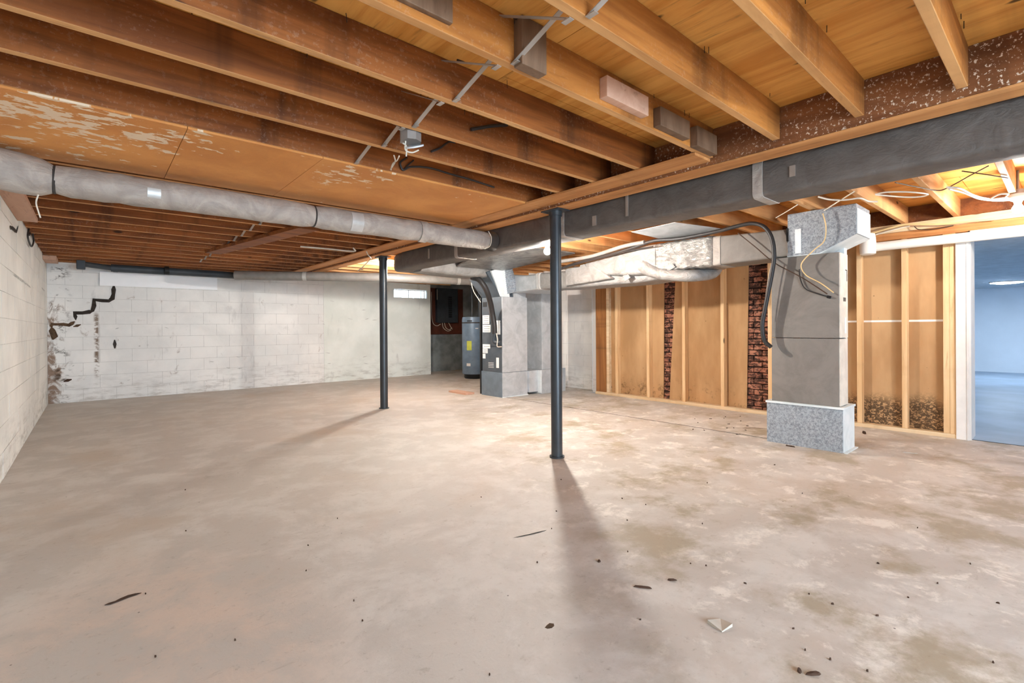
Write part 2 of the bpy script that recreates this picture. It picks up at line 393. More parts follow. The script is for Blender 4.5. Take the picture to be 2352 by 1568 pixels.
def block_wall(parent, axis, face, u0, u1, z1, mat, holes=(), sgn=1, bl=.4, bh=.2, g=.004, dep=.03):
    """running-bond blocks, one object each; axis 'y': faces look along -y*sgn; the mortar sits 4 mm back"""
    mesh = {}
    for r in range(int(math.ceil(z1/bh))):
        za, zb = r*bh+g/2, min((r+1)*bh, z1)-g/2
        u = u0-(bl/2 if r % 2 else 0)
        while u < u1:
            a, b = max(u, u0)+g/2, min(u+bl, u1)-g/2; u += bl
            if b-a < .03: continue
            segs = [(a, b, za, zb)]
            for h0, h1, k0, k1 in holes:
                out = []
                for (p, q, s, t) in segs:
                    if q <= h0 or p >= h1 or t <= k0 or s >= k1: out.append((p, q, s, t)); continue
                    if p < h0: out.append((p, h0, s, t))
                    if q > h1: out.append((h1, q, s, t))
                    if s < k0: out.append((max(p, h0), min(q, h1), s, k0))
                    if t > k1: out.append((max(p, h0), min(q, h1), k1, t))
                segs = out
            for (p, q, s, t) in segs:
                if q-p < .02 or t-s < .02: continue
                jig = random.uniform(-.0015, .0015)
                key = (round(q-p, 3), round(t-s, 3))
                loc = (p, face+jig, s) if axis == 'y' else (face+jig, p, s)
                if key in mesh: copy(mesh[key], 'block', loc, parent)
                else:
                    m = MB()
                    m.box(0, q-p, 0, dep*sgn, 0, t-s) if axis == 'y' else m.box(0, dep*sgn, 0, q-p, 0, t-s)
                    o = m.build('block', mat, parent); o.location = loc; mesh[key] = o

# back wall: painted blocks on the left, parged smooth on the right
WX0, WX1, WZ0, WZ1 = 5.18, 6.03, 1.80, 2.00
XE = 6.13
wb = struct(MB().box(XL-.2, WX0, YB+.004, YB+.25, 0, ZS).box(WX1, XE, YB+.004, YB+.25, 0, ZS).box(WX0, WX1, YB+.004, YB+.25, 0, WZ0).box(WX0, WX1, YB+.004, YB+.25, WZ1, ZS).build('wall_back', 'mortar', None),
            'white painted concrete block back wall with step crack', 'wall')
block_wall(wb, 'y', YB, XL, 3.6, 2.2, 'block')
MB().box(3.6, WX0, YB-.004, YB+.03, 0, 2.14).box(WX1, XE, YB-.004, YB+.03, 0, 2.14).box(WX0, WX1, YB-.004, YB+.03, 0, WZ0).box(WX0, WX1, YB-.004, YB+.03, WZ1, 2.14).build('parging_coat', 'parge', wb)
N = (0, -1, 0)
def bp(*q): return [PY(a, b, YB-.003) for a, b in q]
crack('step_crack', bp((262, 654), (258, 686), (250, 690), (217, 689), (213, 714), (206, 716), (172, 719), (174, 735)), .05, 'crack', wb, N)
crack('step_crack', bp((172, 738), (158, 746), (118, 744), (118, 752)), .045, 'dirt', wb, N)
crack('step_crack', bp((186, 745), (168, 750)), .035, 'dirt', wb, N)
crack('step_crack', bp((119, 752), (123, 764), (121, 780)), .09, 'dirt', wb, N)
crack('paint_chip', bp((146, 876), (165, 871)), .05, 'chip', wb, N)
crack('paint_chip', bp((263, 780), (264, 800)), .06, 'seam', wb, N)
for k in range(30):
    a, b = random.uniform(115, 880), random.uniform(690, 895)
    crack('paint_chip', bp((a, b), (a+random.uniform(3, 12), b+random.uniform(-3, 3))), random.uniform(.008, .02), 'mortar', wb, N)
# recess behind the furnace
struct(box('wall_recess_back', 'darkwall', None, XE, 8.3, 10.6, 10.8, 0, ZS))
struct(box('wall_recess_right', 'darkwall', None, 8.1, 8.3, 7.2, 10.6, 0, ZS))
struct(box('wall_recess_front', 'darkwall', None, 6.9, 8.3, 7.0, 7.2, 0, ZS))
struct(box('wall_recess_side', 'darkwall', None, XE-.12, XE, YB+.25, 10.6, 0, ZS))
wl = struct(box('wall_left', 'mortar', None, XL-.25, XL-.004, YF, YB+.2, 0, ZS), 'white painted concrete block side wall', 'wall')
block_wall(wl, 'x', XL, 3.6, YB, 2.2, 'block_l', sgn=-1)
box('parging_coat', 'block_l', wl, XL-.03, XL, YF, 3.6, 0, 2.2)
def lp(*q): return [PX(a, b, XL+.001) for a, b in q]
crack('wall_crack', lp((22, 520), (38, 532), (42, 518)), .03, 'crack', wl, (1, 0, 0))
for q in (((24, 460), (24, 500)), ((53, 510), (54, 540)), ((30, 630), (45, 640), (70, 660)), ((70, 665), (74, 700)), ((84, 560), (90, 600), (88, 640)), ((95, 660), (102, 668)), ((78, 740), (80, 790)), ((85, 820), (84, 870))):
    crack('wall_crack', lp(*q), .016, 'mortar', wl, (1, 0, 0))
GX0, GX1 = -.30, 2.90
struct(MB().box(XL-.25, GX0, YF-.2, YF, 0, ZS).box(GX1, 6.6, YF-.2, YF, 0, ZS).box(GX0, GX1, YF-.2, YF, 2.0, ZS).build('wall_front', 'block_l', None))
d2 = struct(MB().box(GX0, GX0+.05, YF-.1, YF, 0, 2.0).box(GX1-.05, GX1, YF-.1, YF, 0, 2.0).box(GX0, GX1, YF-.1, YF, 1.95, 2.0).box(GX0, GX1, YF-.1, YF, 0, .05).build('door_2', 'trim', None))  # added glazed door, out of view, lets in fill daylight
box('door_stile', 'trim', d2, 1.27, 1.33, YF-.07, YF-.01, .05, 1.95)
box('door_pane', 'glass', d2, GX0+.05, 1.27, YF-.05, YF-.045, .05, 1.95); box('door_pane', 'glass', d2, 1.33, GX1-.05, YF-.05, YF-.045, .05, 1.95)
# block wall between furnace corner and framed wall
wrb = struct(box('wall_right_back', 'mortar', None, 6.624, 6.9, 5.30, 7.2, 0, ZS), 'white painted block wall beside the furnace', 'wall')
block_wall(wrb, 'x', 6.62, 5.30, 7.2, 2.2, 'block_r', sgn=1)

# ------------------------------------------------------------------ framed wall on the right, with doorway
DY0, DY1 = -.34, .64
wr = struct(MB().box(6.46, 6.56, DY1, 5.3, 0, ZS).box(6.46, 6.56, YF, DY0, 0, ZS).box(6.46, 6.56, DY0, DY1, 1.99, ZS).build('wall_right', 'bmortar', None), 'open stud wall with brown fibreboard between pale studs', 'wall')
struct(box('wall_right_return', 'block_r', None, 6.40, 6.62, 5.14, 5.3, 0, ZS))
def stud(y0, y1, x0=6.30, z0=.04, z1=2.06, mat='stud', name='stud'):
    if y0 < 1.46: z1 = 1.984
    return box(name, mat, wr, x0, 6.39, y0, y1, z0, z1, bevel=.003)
stud(4.952, 5.15, mat='oldwood')
stud(4.90, 4.95, x0=6.32, mat='plate')
for b in (4.76, 4.18, 3.60, 3.045, 2.45, 1.53, 1.142): stud(b-.045, b)
stud(.727, .772); stud(.773, .82)
stud(1.90, 1.97)
for y in (-.9, -1.3, -1.7, -2.1, -2.5): stud(y, y+.04)
box('bottom_plate', 'plate', wr, 6.29, 6.39, DY1+.08, 2.3, 0, .04, bevel=.003)
box('bottom_plate', 'plate', wr, 6.28, 6.38, 2.3, 5.15, 0, .042, bevel=.003)
box('top_plate', 'plate', wr, 6.30, 6.39, YF, 5.15, 2.06, ZJ, bevel=.003)
box('header_board', 'beam_low', wr, 6.30, 6.44, YF, 1.46, 1.985, 2.058, bevel=.002)
# fibreboard panels; the two gaps show the brick chimney behind
def fib(y0t, y0b, y1t, y1b, z0=.0, z1=2.1, x=6.392, name='fibreboard_panel'):
    return MB().hexa([(x, y0b, z0), (x+.014, y0b, z0), (x+.014, y1b, z0), (x, y1b, z0), (x, y0t, z1), (x+.014, y0t, z1), (x+.014, y1t, z1), (x, y1t, z1)]).build(name, 'fib', wr)
fib(3.93, 3.955, 5.15, 5.15)
fib(2.71, 2.75, 3.73, 3.86)
fib(1.92, 1.92, 2.40, 2.40)
for y0, y1 in ((.66, 1.11), (1.112, 1.918)):
    fib(y0, y0, y1, y1, 0, 1.14); fib(y0, y0, y1, y1, 1.146, 2.1)
box('seam_tape', 'pvc', wr, 6.389, 6.3915, .70, 1.9, 1.132, 1.152)
# brick chimney strips, brick by brick
bricks = {}
for (ya, yb) in ((3.66, 4.02), (2.36, 2.80)):
    r = 0; z = .0
    while z < 2.08:
        u = ya-(.1 if r % 2 else 0)
        while u < yb:
            a, b = max(u, ya)+.005, min(u+.205, yb)-.005; u += .205
            if b-a > .03:
                key = round(b-a, 3); loc = (6.418+random.uniform(-.004, .004), a, z+.005)
                if key in bricks: copy(bricks[key], 'brick', loc, wr)
                else:
                    o = MB().box(0, .04, 0, b-a, 0, .062).build('brick', 'brick', wr, bevel=.004); o.location = loc; bricks[key] = o
        z += .072; r += 1
# white casing round the doorway
door = struct(MB().box(6.275, 6.30, .635, .725, 0, 1.9).box(6.268, 6.276, .632, .650, 0, 1.9).build('door_1', 'trim', None, bevel=.003), 'white painted casing of the open doorway', 'doorway')
box('door_jamb', 'trim', door, 6.30, 6.58, .62, .64, 0, 1.99)
box('door_jamb', 'trim', door, 6.30, 6.58, DY0, DY0+.02, 0, 1.99)
box('door_header', 'trim', door, 6.30, 6.58, DY0, DY1, 1.97, 1.99)
box('door_casing', 'trim', door, 6.275, 6.30, DY0-.08, DY0+.01, 0, 1.9, bevel=.003)
box('threshold_line', 'crack', floor, 6.33, 6.345, DY0, DY1, .0005, .002)

# the pale room through the doorway
RX = 15.7
struct(box('wall_side_room_far', 'wpaint', None, RX, RX+.15, -5, 5.5, 0, ZS), 'plain pale blue wall of the room beyond the doorway', 'wall')
struct(box('wall_side_room_left', 'wpaint', None, 6.57, RX, 5.3, 5.45, 0, ZS))
struct(box('wall_side_room_right', 'wpaint', None, 6.57, RX, -5, -4.85, 0, ZS))
struct(box('wall_side_room_near', 'wpaint', None, 6.565, 6.60, -5, DY0, 0, ZS))
struct(box('wall_side_room_near_return', 'wpaint', None, 6.565, 6.60, DY1, 5.3, 0, ZS))
struct(box('ceiling_side_room', 'cpaint', None, 6.57, RX, -5, 5.5, 1.935, 2.2), 'textured pale ceiling of the room beyond the doorway', 'ceiling')
struct(box('floor_side_room', 'bluefloor', None, 6.35, RX, -4.85, 5.3, -.01, .003), 'blue-grey concrete floor of the room beyond the doorway', 'floor')
struct(box('baseboard_side_room', 'wpaint', None, RX-.012, RX, -4.85, 5.3, 0, .012))
for i, (p, lb) in enumerate(((PZ(2312, 649, 1.91), 'glowing round ceiling light seen through the doorway'), (Vector((9.2, 3.0, 1.91)), 'round ceiling light hidden beyond the doorway casing'), (Vector((9.0, -2.4, 1.91)), 'round ceiling light at the near side of the pale room'), (Vector((13.2, -2.4, 1.91)), 'round ceiling light near the far wall of the pale room'))):  # only the first is a known lamp; the others are added fill
    t = thing('ceiling_light', lb, 'light')
    MB().lathe((p.x, p.y), [(.25, 1.935), (.25, 1.915), (.235, 1.91)], 28).build('light_rim', 'pvc', t, smooth=True)
    MB().lathe((p.x, p.y), [(.232, 1.92), (.23, 1.905), (.15, 1.892), (.03, 1.888)], 28).build('light_diffuser', 'disc', t, smooth=True)

# ------------------------------------------------------------------ ceiling: sheets, joists, bridging
ceil = struct(box('ceiling', 'ply', None, XL-.25, 8.3, YF-.2, 10.85, ZS+.016, ZS+.09), 'plywood subfloor on open timber joists', 'ceiling')
sx = [XL-.24, .30, 1.52, 2.98, 4.2, 5.42, 6.6, 8.25]
for i in range(len(sx)-1):
    y = YF-.15-(1.2 if i % 2 else 0)+.27
    while y < 10.8:
        a, b = max(y, YF-.15), min(y+2.44, 10.8); y += 2.44
        if b-a > .05: box('plywood_sheet', 'ply', ceil, sx[i]+.002, sx[i+1]-.002, a+.002, b-.002, ZS, ZS+.0155)
JY = [.29, .667, 1.057, 1.44, 1.85, 2.22, 2.57, 2.95]
while JY[-1] < 9.7: JY.append(JY[-1]+.386)
while JY[0] > -2.8: JY.insert(0, JY[0]-.386)
proto = {}
for y in JY:
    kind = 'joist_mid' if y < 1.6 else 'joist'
    if kind not in proto:
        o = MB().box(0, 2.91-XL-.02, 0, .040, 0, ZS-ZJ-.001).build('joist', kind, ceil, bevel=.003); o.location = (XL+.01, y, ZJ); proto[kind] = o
        o.data.materials.append(MT['joist_edge'])                      # lower edge painted paler to carry light bounced off the floor
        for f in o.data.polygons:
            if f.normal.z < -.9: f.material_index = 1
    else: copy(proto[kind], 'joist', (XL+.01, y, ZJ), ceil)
jr = None
ry = [.28, .70, 1.10, 1.50, 1.91]
while ry[-1] < 9.9: ry.append(ry[-1]+.40)
while ry[0] > -2.8: ry.insert(0, ry[0]-.40)
for y in ry:
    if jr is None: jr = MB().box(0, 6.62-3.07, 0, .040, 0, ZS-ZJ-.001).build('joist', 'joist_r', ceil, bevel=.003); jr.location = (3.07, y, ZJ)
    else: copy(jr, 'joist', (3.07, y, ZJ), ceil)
box('rim_joist', 'joist', ceil, 6.40, 6.44, YF, 5.14, ZJ, ZS)
box('rim_joist', 'joist', ceil, XL, XL+.035, YF, YB, ZJ+.03, ZS)
box('rim_joist', 'joist', ceil, XL, 6.0, YB-.04, YB, ZJ-.0, ZS)
# solid blocking and scraps nailed to the joists
def scrap(x0, x1, yn, t, z0, z1, mat, nm='wood_block'): return box(nm, mat, ceil, x0, x1, yn-t, yn, z0, z1, bevel=.003)
def xat(a, b, Y): return PY(a, b, Y).x
J4 = 1.44
scrap(xat(1180, 100, J4), xat(1236, 100, J4), J4, .05, 2.125, 2.315, 'greywood')
scrap(xat(1395, 240, J4-.045), xat(1490, 250, J4-.045), J4, .045, 2.165, 2.262, 'pinkwood')
scrap(xat(1518, 300, J4-.045), xat(1585, 300, J4-.045), J4, .045, 2.15, 2.25, 'greywood')
scrap(xat(1602, 330, J4-.045), 2.86, J4, .045, 2.135, 2.25, 'greywood')
scrap(xat(850, 20, J4-.02), xat(1040, 40, J4-.02), J4, .022, 2.17, 2.315, 'greywood', 'sister_board')
# steel cross-bridging straps between joists
def strap(p, q, w=.011):
    p, q = Vector(p), Vector(q); m = MB()
    ex = Vector((1, 0, 0)); nn = (q-p).normalized().cross(ex).normalized()*.0014
    ring = lambda c: [c-ex*w-nn, c+ex*w-nn, c+ex*w+nn, c-ex*w+nn]
    m.hexa(ring(p)+ring(q))
    m.box(p.x-w, p.x+w, p.y-.004 if p.y < q.y else p.y-.035, p.y+.035 if p.y < q.y else p.y+.004, ZJ-.004, ZJ-.001)
    o = m.build('bridging_strap', 'steel', ceil); return o
for i in range(1, len(JY)):
    if JY[i] < -.6 or JY[i] > 9 or 2.95 < JY[i] < 4.2: continue
    strap((1.262, JY[i]-.002, ZJ-.003), (1.31, JY[i-1]+.045, ZS-.02))
    if JY[i] < 2.9: strap((1.225, JY[i-1]+.042, ZJ-.003), (1.20, JY[i]-.006, ZS-.02))
# flooring nails poking through beside the joists
mb = MB()
for k in range(150):
    j = random.choice([y for y in JY if .2 < y < 3]); x = random.uniform(0, 2.8); y = j+random.choice([-.02, .06])+random.uniform(-.012, .012); l = random.uniform(.015, .04)
    mb.tube([(x, y, ZS+.002), (x+random.uniform(-.004, .004), y, ZS-l)], .0015, 4)
o = mb.build('nail_points', 'black', ceil); o['kind'] = 'stuff'
# timbers along the left wall head
tag(box('sill_plate', 'pinkwood', None, XL+.002, XL+.135, 4.75, 6.25, 2.10, 2.138, bevel=.002), 'pale pinkish sill board on top of the side wall under the joists', 'board')
tag(box('sill_block', 'pinkwood', None, XL+.002, XL+.14, 9.2, 9.7, 2.08, 2.138, bevel=.002), 'short pale wood block in the corner above the rusty stain', 'board')

# ------------------------------------------------------------------ main beam
beam = thing('support_beam', 'long built-up timber beam carried by dark steel posts', 'beam')
BX0, BX1, BZ = 2.91, 3.06, 2.09
for i in range(3): box('beam_ply', 'beam', beam, BX0+i*.05, BX0+(i+1)*.05-.0015, YF, 10.0, BZ+.012, ZS-.002)
y = YF
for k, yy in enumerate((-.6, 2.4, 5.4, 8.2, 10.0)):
    box('bottom_board', 'beam_low', beam, BX0+.001, BX1-.002, y+.002, yy-.002, BZ, BZ+.011, bevel=.002); y = yy  # beam underside in a paler wood, floor bounce put into the colour
y = 1.46
for k, yy in enumerate((2.93, 5.0, 7.4, 9.9)):
    box('edge_board', 'beam_low', beam, 2.72, BX0-.004, y+.003, yy-.003, ZJ-.019, ZJ-.002, bevel=.002); y = yy

# hardboard closing the joist bay in front of the round duct
pan = thing('joist_bay_panel', 'brown hardboard ceiling panel with flaking white paint below joists', 'panel')
for a, b in ((XL+.01, .375), (.378, 1.06), (1.063, 2.715)): box('panel_sheet', 'panel', pan, a, b, 2.955, 4.02, ZJ-.012, ZJ-.001)

# ------------------------------------------------------------------ steel posts
def post(x, y, top, r, lab):
    t = thing('support_post', lab, 'post', 'steel posts under the beam')
    MB().cyl((x, y), r, .012, top-.012, 28).build('post_tube', 'post', t, smooth=True)
    box('top_plate', 'post', t, x-.075, x+.075, y-.10, y+.10, top-.012, top-.001, bevel=.002)
    MB().cyl((x, y), r+.016, 0, .012, 24).build('base_plate', 'post', t, smooth=True)
    MB().cyl((x, y), r+.008, top-.05, top-.012, 24).build('screw_collar', 'post', t, smooth=True)
post(2.975, 2.86, BZ, .048, 'dark steel support post casting a long shadow on the floor')
post(3.04, 6.21, BZ, .052, 'dark steel support post beside the end of the grey trunk duct')

# ------------------------------------------------------------------ grey trunk duct beside the beam
tr = thing('trunk_duct', 'long grey wrapped trunk duct running beside the beam', 'duct')
TX0, TX1, TZ0, TZ1 = 3.15, 3.43, 1.905, 2.13
ys = [YF+.02, -.4, 1.28, 2.95, 4.6, 5.9]
for a, b in zip(ys[:-1], ys[1:]): MB().duct([(a+.003, TX0, TX1, TZ0, TZ1), (b-.003, TX0, TX1, TZ0, TZ1)], .028).build('duct_section', 'wrap', tr, smooth=True)
MB().duct([(5.9, TX0, TX1, TZ0, TZ1), (6.05, TX0+.0, TX1+.03, TZ0-.01, TZ1), (6.2, TX0+.05, TX1+.1, TZ0-.01, TZ1), (6.3, TX0+.16, TX1+.2, TZ0+.02, TZ1-.02)], .06, 4).build('duct_end_elbow', 'wrap', tr, smooth=True)
for yy in ys[1:-1]: MB().duct([(yy-.03, TX0-.004, TX1+.004, TZ0-.004, TZ1+.003), (yy+.03, TX0-.004, TX1+.004, TZ0-.004, TZ1+.003)], .03).build('seam_band', 'wrapl', tr, smooth=True)
for (a, b, w, h0, h1) in ((1820, 375, .016, 1.985, 2.05), (1440, 470, .012, 1.96, 2.12), (1365, 500, .02, 1.94, 2.02), (985, 590, .016, 1.96, 2.08)):
    p = PX(a, b, TX0-.003); box('hanger_strap', 'steel', tr, TX0-.006, TX0-.001, p.y-w, p.y+w, h0, h1)
# white-wrapped cross duct to the furnace
cd = thing('cross_duct', 'white wrapped cross duct linking the trunk to the furnace top', 'duct')
MB().duct([(3.45, 5.86, 6.26, 1.89, 2.12), (4.1, 5.85, 6.27, 1.87, 2.125), (4.6, 5.86, 6.3, 1.875, 2.12), (4.74, 5.92, 6.3, 1.90, 2.09)], .07, 4, axis='x').build('wrapped_body', 'foil', cd, smooth=True)
MB().duct([(4.66, 5.87, 6.30, 1.885, 2.11), (4.69, 5.87, 6.30, 1.885, 2.11)], .08, 4, axis='x').build('tape_band', 'tape', cd, smooth=True)

# ------------------------------------------------------------------ round wrapped duct under the left-hand joists
rd = thing('round_duct', 'grey wrapped round duct hung below the joists from the side wall', 'duct')
RY, RZ, RR = 3.90, 1.985, .092
def roundsec(x0, x1, r0=RR, n=9, pinch=(1, 1), mat='wrapl', jit=.004):
    pts = []; rs = []
    for i in range(n+1):
        t = i/n; pts.append((x0+(x1-x0)*t, RY+random.uniform(-jit, jit), RZ+random.uniform(-jit, jit)))
        e = min(t, 1-t)*(x1-x0); rs.append(r0*(1-.13*math.exp(-(e/.05)**2)))
    return MB().tube(pts, rs, 22).build('duct_sleeve', mat, rd, smooth=True)
roundsec(-.16, 1.32, n=20); roundsec(1.325, 2.3, n=14); roundsec(2.3, 3.06, n=10); 
for x in (-.16, 1.322): MB().tube([(x-.006, RY, RZ), (x+.006, RY, RZ)], RR*.90, 22).build('dark_seam', 'seam', rd, smooth=True)
MB().tube(smooth_path([(-.165, RY, RZ), (-.26, RY, RZ+.005), (-.35, RY-.01, RZ+.012), (-.42, RY-.03, RZ+.02), (-.49, RY-.06, RZ+.02)], 4), [.082, .094, .105, .110, .112, .114, .115, .115, .114, .114, .113, .112, .112, .112, .11, .11, .11][:17], 20).build('crumpled_elbow', 'wrapl', rd, smooth=True)
def ringpatch(x0, x1, a0, a1, mat='tape', r=RR+.0055):
    m = MB(); n = 8; rs = []
    for i in range(n+1):
        q = math.radians(a0+(a1-a0)*i/n); cy, cz = -math.cos(q), -math.sin(q)
        rs.append([(x0, RY+cy*r, RZ+cz*r), (x1, RY+cy*r, RZ+cz*r), (x1, RY+cy*(r-.006), RZ+cz*(r-.006)), (x0, RY+cy*(r-.006), RZ+cz*(r-.006))])
    return m.rings(rs).build('tape_patch', mat, rd, smooth=True)
ringpatch(.27, .34, -8, 28); ringpatch(1.60, 1.70, -40, 60); ringpatch(2.25, 2.33, -90, 90, 'wrapl')
MB().tube(smooth_path([(2.98, RY, RZ), (3.06, RY, RZ), (3.13, RY, RZ)], 3), [.08, .075, .08, .09, .095, .1, .1], 20).build('torn_collar', 'seam', rd, smooth=True)
MB().tube(smooth_path([(3.0, RY-.03, RZ-.09), (3.03, RY-.08, RZ-.06), (3.03, RY-.1, RZ+.02), (3.0, RY-.09, RZ+.08)], 5), .004, 5).build('tie_wire', 'wwire', rd, smooth=True)

# drain pipe on the back wall and the grey duct in front of the furnace corner
dp = thing('drain_pipe', 'dark drain pipe along the back wall above the white board', 'pipe')
a0, a1, a2 = PZ(190, 606, 2.08), PZ(505, 630, 2.06), PZ(255, 615, 2.07)
a0.y = min(a0.y, 9.93); a2.y = min(a2.y, 9.90)
MB().tube([a0, a2], .04, 16).build('pipe_length', 'pipe', dp, smooth=True)
MB().tube([a2, a1, PZ(560, 634, 2.06)], .058, 18).build('pipe_length', 'pipe', dp, smooth=True)
MB().box(a0.x-.07, a0.x+.03, a0.y-.06, a0.y+.06, 2.0, 2.13).build('end_fitting', 'pipe', dp, bevel=.01)
for px_ in (265, 383):
    p = PZ(px_, 621, 2.065); MB().tube([(p.x-.03, p.y, p.z-.002), (p.x+.03, p.y, p.z-.002)], .066, 16).build('hanger_ring', 'black', dp, smooth=True)
gd = thing('back_round_duct', 'grey round duct crossing in front of the basement window', 'duct')
b0, b1, b2 = PZ(540, 632, 2.005), PZ(886, 637, 2.0), PZ(1090, 646, 1.995)
L_ = [b0, b0.lerp(b1, .45), b1, b2, b2+(b2-b1)*.25]
for i in range(4): MB().tube([L_[i], L_[i].lerp(L_[i+1], .995)], .077, 20).build('duct_length', 'pipeg', gd, smooth=True)
for q in (.8, .97): p = b1.lerp(b2, q); d_ = (b2-b1).normalized(); MB().tube([p-d_*.03, p+d_*.03], .081, 20).build('joint_band', 'tape', gd, smooth=True)
p = b0.lerp(b1, .45); d_ = (b1-b0).normalized(); MB().tube([p-d_*.03, p+d_*.03], .081, 20).build('joint_band', 'tape', gd, smooth=True)

# white board on the back wall
p0, p1 = PY(229, 655, YB-.03), PY(499, 640, YB-.03)
tag(box('white_board', 'foam', None, p0.x, p1.x, YB-.03, YB-.005, p0.z, p1.z+.02, bevel=.002), 'long white board fixed high on the back wall above the step crack', 'board')

# basement window
win = struct(MB().box(WX0-.02, WX1+.02, YB+.10, YB+.16, WZ0-.01, WZ0+.02).box(WX0-.02, WX1+.02, YB+.10, YB+.16, WZ1-.02, WZ1+.01).box(WX0-.02, WX0+.02, YB+.10, YB+.16, WZ0, WZ1).box(WX1-.02, WX1+.02, YB+.10, YB+.16, WZ0, WZ1).build('window_1', 'trim', None), 'small bright basement window high in the back wall', 'window')
box('window_mullion', 'trim', win, 5.60, 5.625, YB+.11, YB+.15, WZ0+.02, WZ1-.02)
box('window_pane', 'glass', win, WX0+.02, 5.60, YB+.128, YB+.132, WZ0+.02, WZ1-.02)
box('window_pane', 'glass', win, 5.625, WX1-.02, YB+.128, YB+.132, WZ0+.02, WZ1-.02)
box('window_sill', 'parge', win, WX0, WX1, YB, YB+.10, WZ0-.001, WZ0+.004)

# ------------------------------------------------------------------ electrical corner
EB = 10.56
p0, p1 = PY(989, 768, EB-.02), PY(1064, 650, EB-.02)
eb = tag(box('electrical_backboard', 'plydark', None, p0.x, p1.x, EB, EB+.038, p0.z, 2.12, bevel=.003), 'red-brown plywood backboard behind the breaker box', 'board')
bk = thing('breaker_box', 'dark open breaker box mounted on the red-brown backboard', 'electrical panel')
q0, q1 = PY(1005, 740, EB-.10), PY(1050, 664, EB-.10)
box('enclosure', 'panelbox', bk, q0.x, q1.x, EB-.10, EB-.001, q0.z, 2.11, bevel=.004)
box('cover_frame', 'panelbox', bk, q0.x-.012, q1.x+.012, EB-.112, EB-.101, q0.z-.012, 2.115, bevel=.003)
xm = q0.x+(q1.x-q0.x)*.62
for r in range(10):
    for s in (0, 1): box('breaker', 'black', bk, xm-.05+s*.055, xm-.002+s*.055, EB-.125, EB-.112, q0.z+.12+r*.055, q0.z+.165+r*.055)
for k, (c0, c1, c2, c3) in enumerate((((1016, 738), (1018, 752), (1028, 760), (1036, 758)), ((1020, 738), (1024, 752), (1032, 757), (1038, 752)), ((1028, 738), (1032, 744), (1036, 752), (1039, 756)))):
    wire('feeder_wire', [PY(*c, EB-.03) for c in (c0, c1, c2, c3)], .008, 'wwire', bk)
wire('feeder_wire', [PY(*c, EB-.02) for c in ((991, 670), (991, 710), (994, 740), (1003, 748), (1012, 744))], .007, 'wwire', bk)
wire('feeder_wire', [PY(*c, EB-.115) for c in ((1004, 664), (1004, 688))], .006, 'wwire', bk)

# ------------------------------------------------------------------ water heater
wh = thing('water_heater', 'blue-grey cylindrical water heater behind the furnace', 'water heater')
WHC = (6.35, 8.6)
MB().lathe(WHC, [(.25, .10), (.262, .12), (.262, 1.28), (.25, 1.335), (.05, 1.35)], 36).build('tank', 'tank', wh, smooth=True)
MB().lathe(WHC, [(.20, 0), (.22, .02), (.22, .10)], 24).build('stand', 'black', wh, smooth=True)
MB().lathe(WHC, [(.2645, 1.20), (.2645, 1.225)], 36).build('top_band', 'seam', wh, smooth=True)
MB().tube([(WHC[0]-.08, WHC[1]-.05, 1.34), (WHC[0]-.08, WHC[1]-.05, 2.1)], .016, 10).build('water_pipe', 'pipe', wh, smooth=True)
MB().tube([(WHC[0]+.08, WHC[1]-.08, 1.34), (WHC[0]+.08, WHC[1]-.08, 2.1)], .016, 10).build('water_pipe', 'pipe', wh, smooth=True)
def arc_patch(c, r, a0, a1, z0, z1, mat, name, parent):
    rs = []
    for i in range(9):
        q = math.radians(a0+(a1-a0)*i/8); k = (math.cos(q), math.sin(q))
        rs.append([(c[0]+k[0]*r, c[1]+k[1]*r, z0), (c[0]+k[0]*(r+.003), c[1]+k[1]*(r+.003), z0), (c[0]+k[0]*(r+.003), c[1]+k[1]*(r+.003), z1), (c[0]+k[0]*r, c[1]+k[1]*r, z1)])
    return MB().rings(rs).build(name, mat, parent, smooth=True)
arc_patch(WHC, .262, 198, 222, .62, .82, 'yellow', 'energy_label', wh)
arc_patch(WHC, .262, 200, 225, 1.235, 1.265, 'panelbox', 'control_cover', wh)
arc_patch(WHC, .262, 196, 216, .28, .34, 'paper', 'lower_cover', wh)
arc_patch(WHC, .262, 240, 254, 1.08, 1.10, 'paper', 'relief_valve', wh)

# ------------------------------------------------------------------ furnace
fu = thing('furnace', 'charcoal upright furnace with white stickers and bright steel front', 'furnace')
FX0, FX1, FY0, FY1 = 4.87, 5.39, 5.855, 6.37
box('base_plenum', 'furnb', fu, FX0-.012, FX1, FY0-.008, FY1+.012, 0, .392, bevel=.004)
box('base_front', 'galvl', fu, FX0-.010, FX1, FY0-.016, FY0-.0085, .012, .388)
box('base_flange', 'galvw', fu, FX0-.016, FX1+.006, FY0-.030, FY0-.008, 0, .012)
box('cabinet', 'furn', fu, FX0, FX1, FY0, FY1, .392, 1.59, bevel=.004)
box('front_sheet', 'galvl', fu, FX0-.004, FX1+.004, FY0-.012, FY0-.0008, .395, 1.588)
for z in (.80, 1.18): box('panel_seam', 'black', fu, FX0-.0035, FX0-.0005, FY0+.02, FY1-.02, z, z+.006)
def sticker(a0, b0, a1, b1, mat='paper', nm='sticker', ln=0):
    p, q = PX(a0, b0, FX0-.003), PX(a1, b1, FX0-.003); y0, y1, z0, z1 = min(p.y, q.y), max(p.y, q.y), min(p.z, q.z), max(p.z, q.z)
    o = box(nm, mat, fu, FX0-.006, FX0-.0012, y0, y1, z0, z1)
    for i in range(ln):
        z = z0+(z1-z0)*(i+.7)/(ln+.4); box('printed_line', 'ink', o, FX0-.0068, FX0-.0062, y0+.1*(y1-y0), y1-.15*(y1-y0), z-.006, z+.002)
    return o
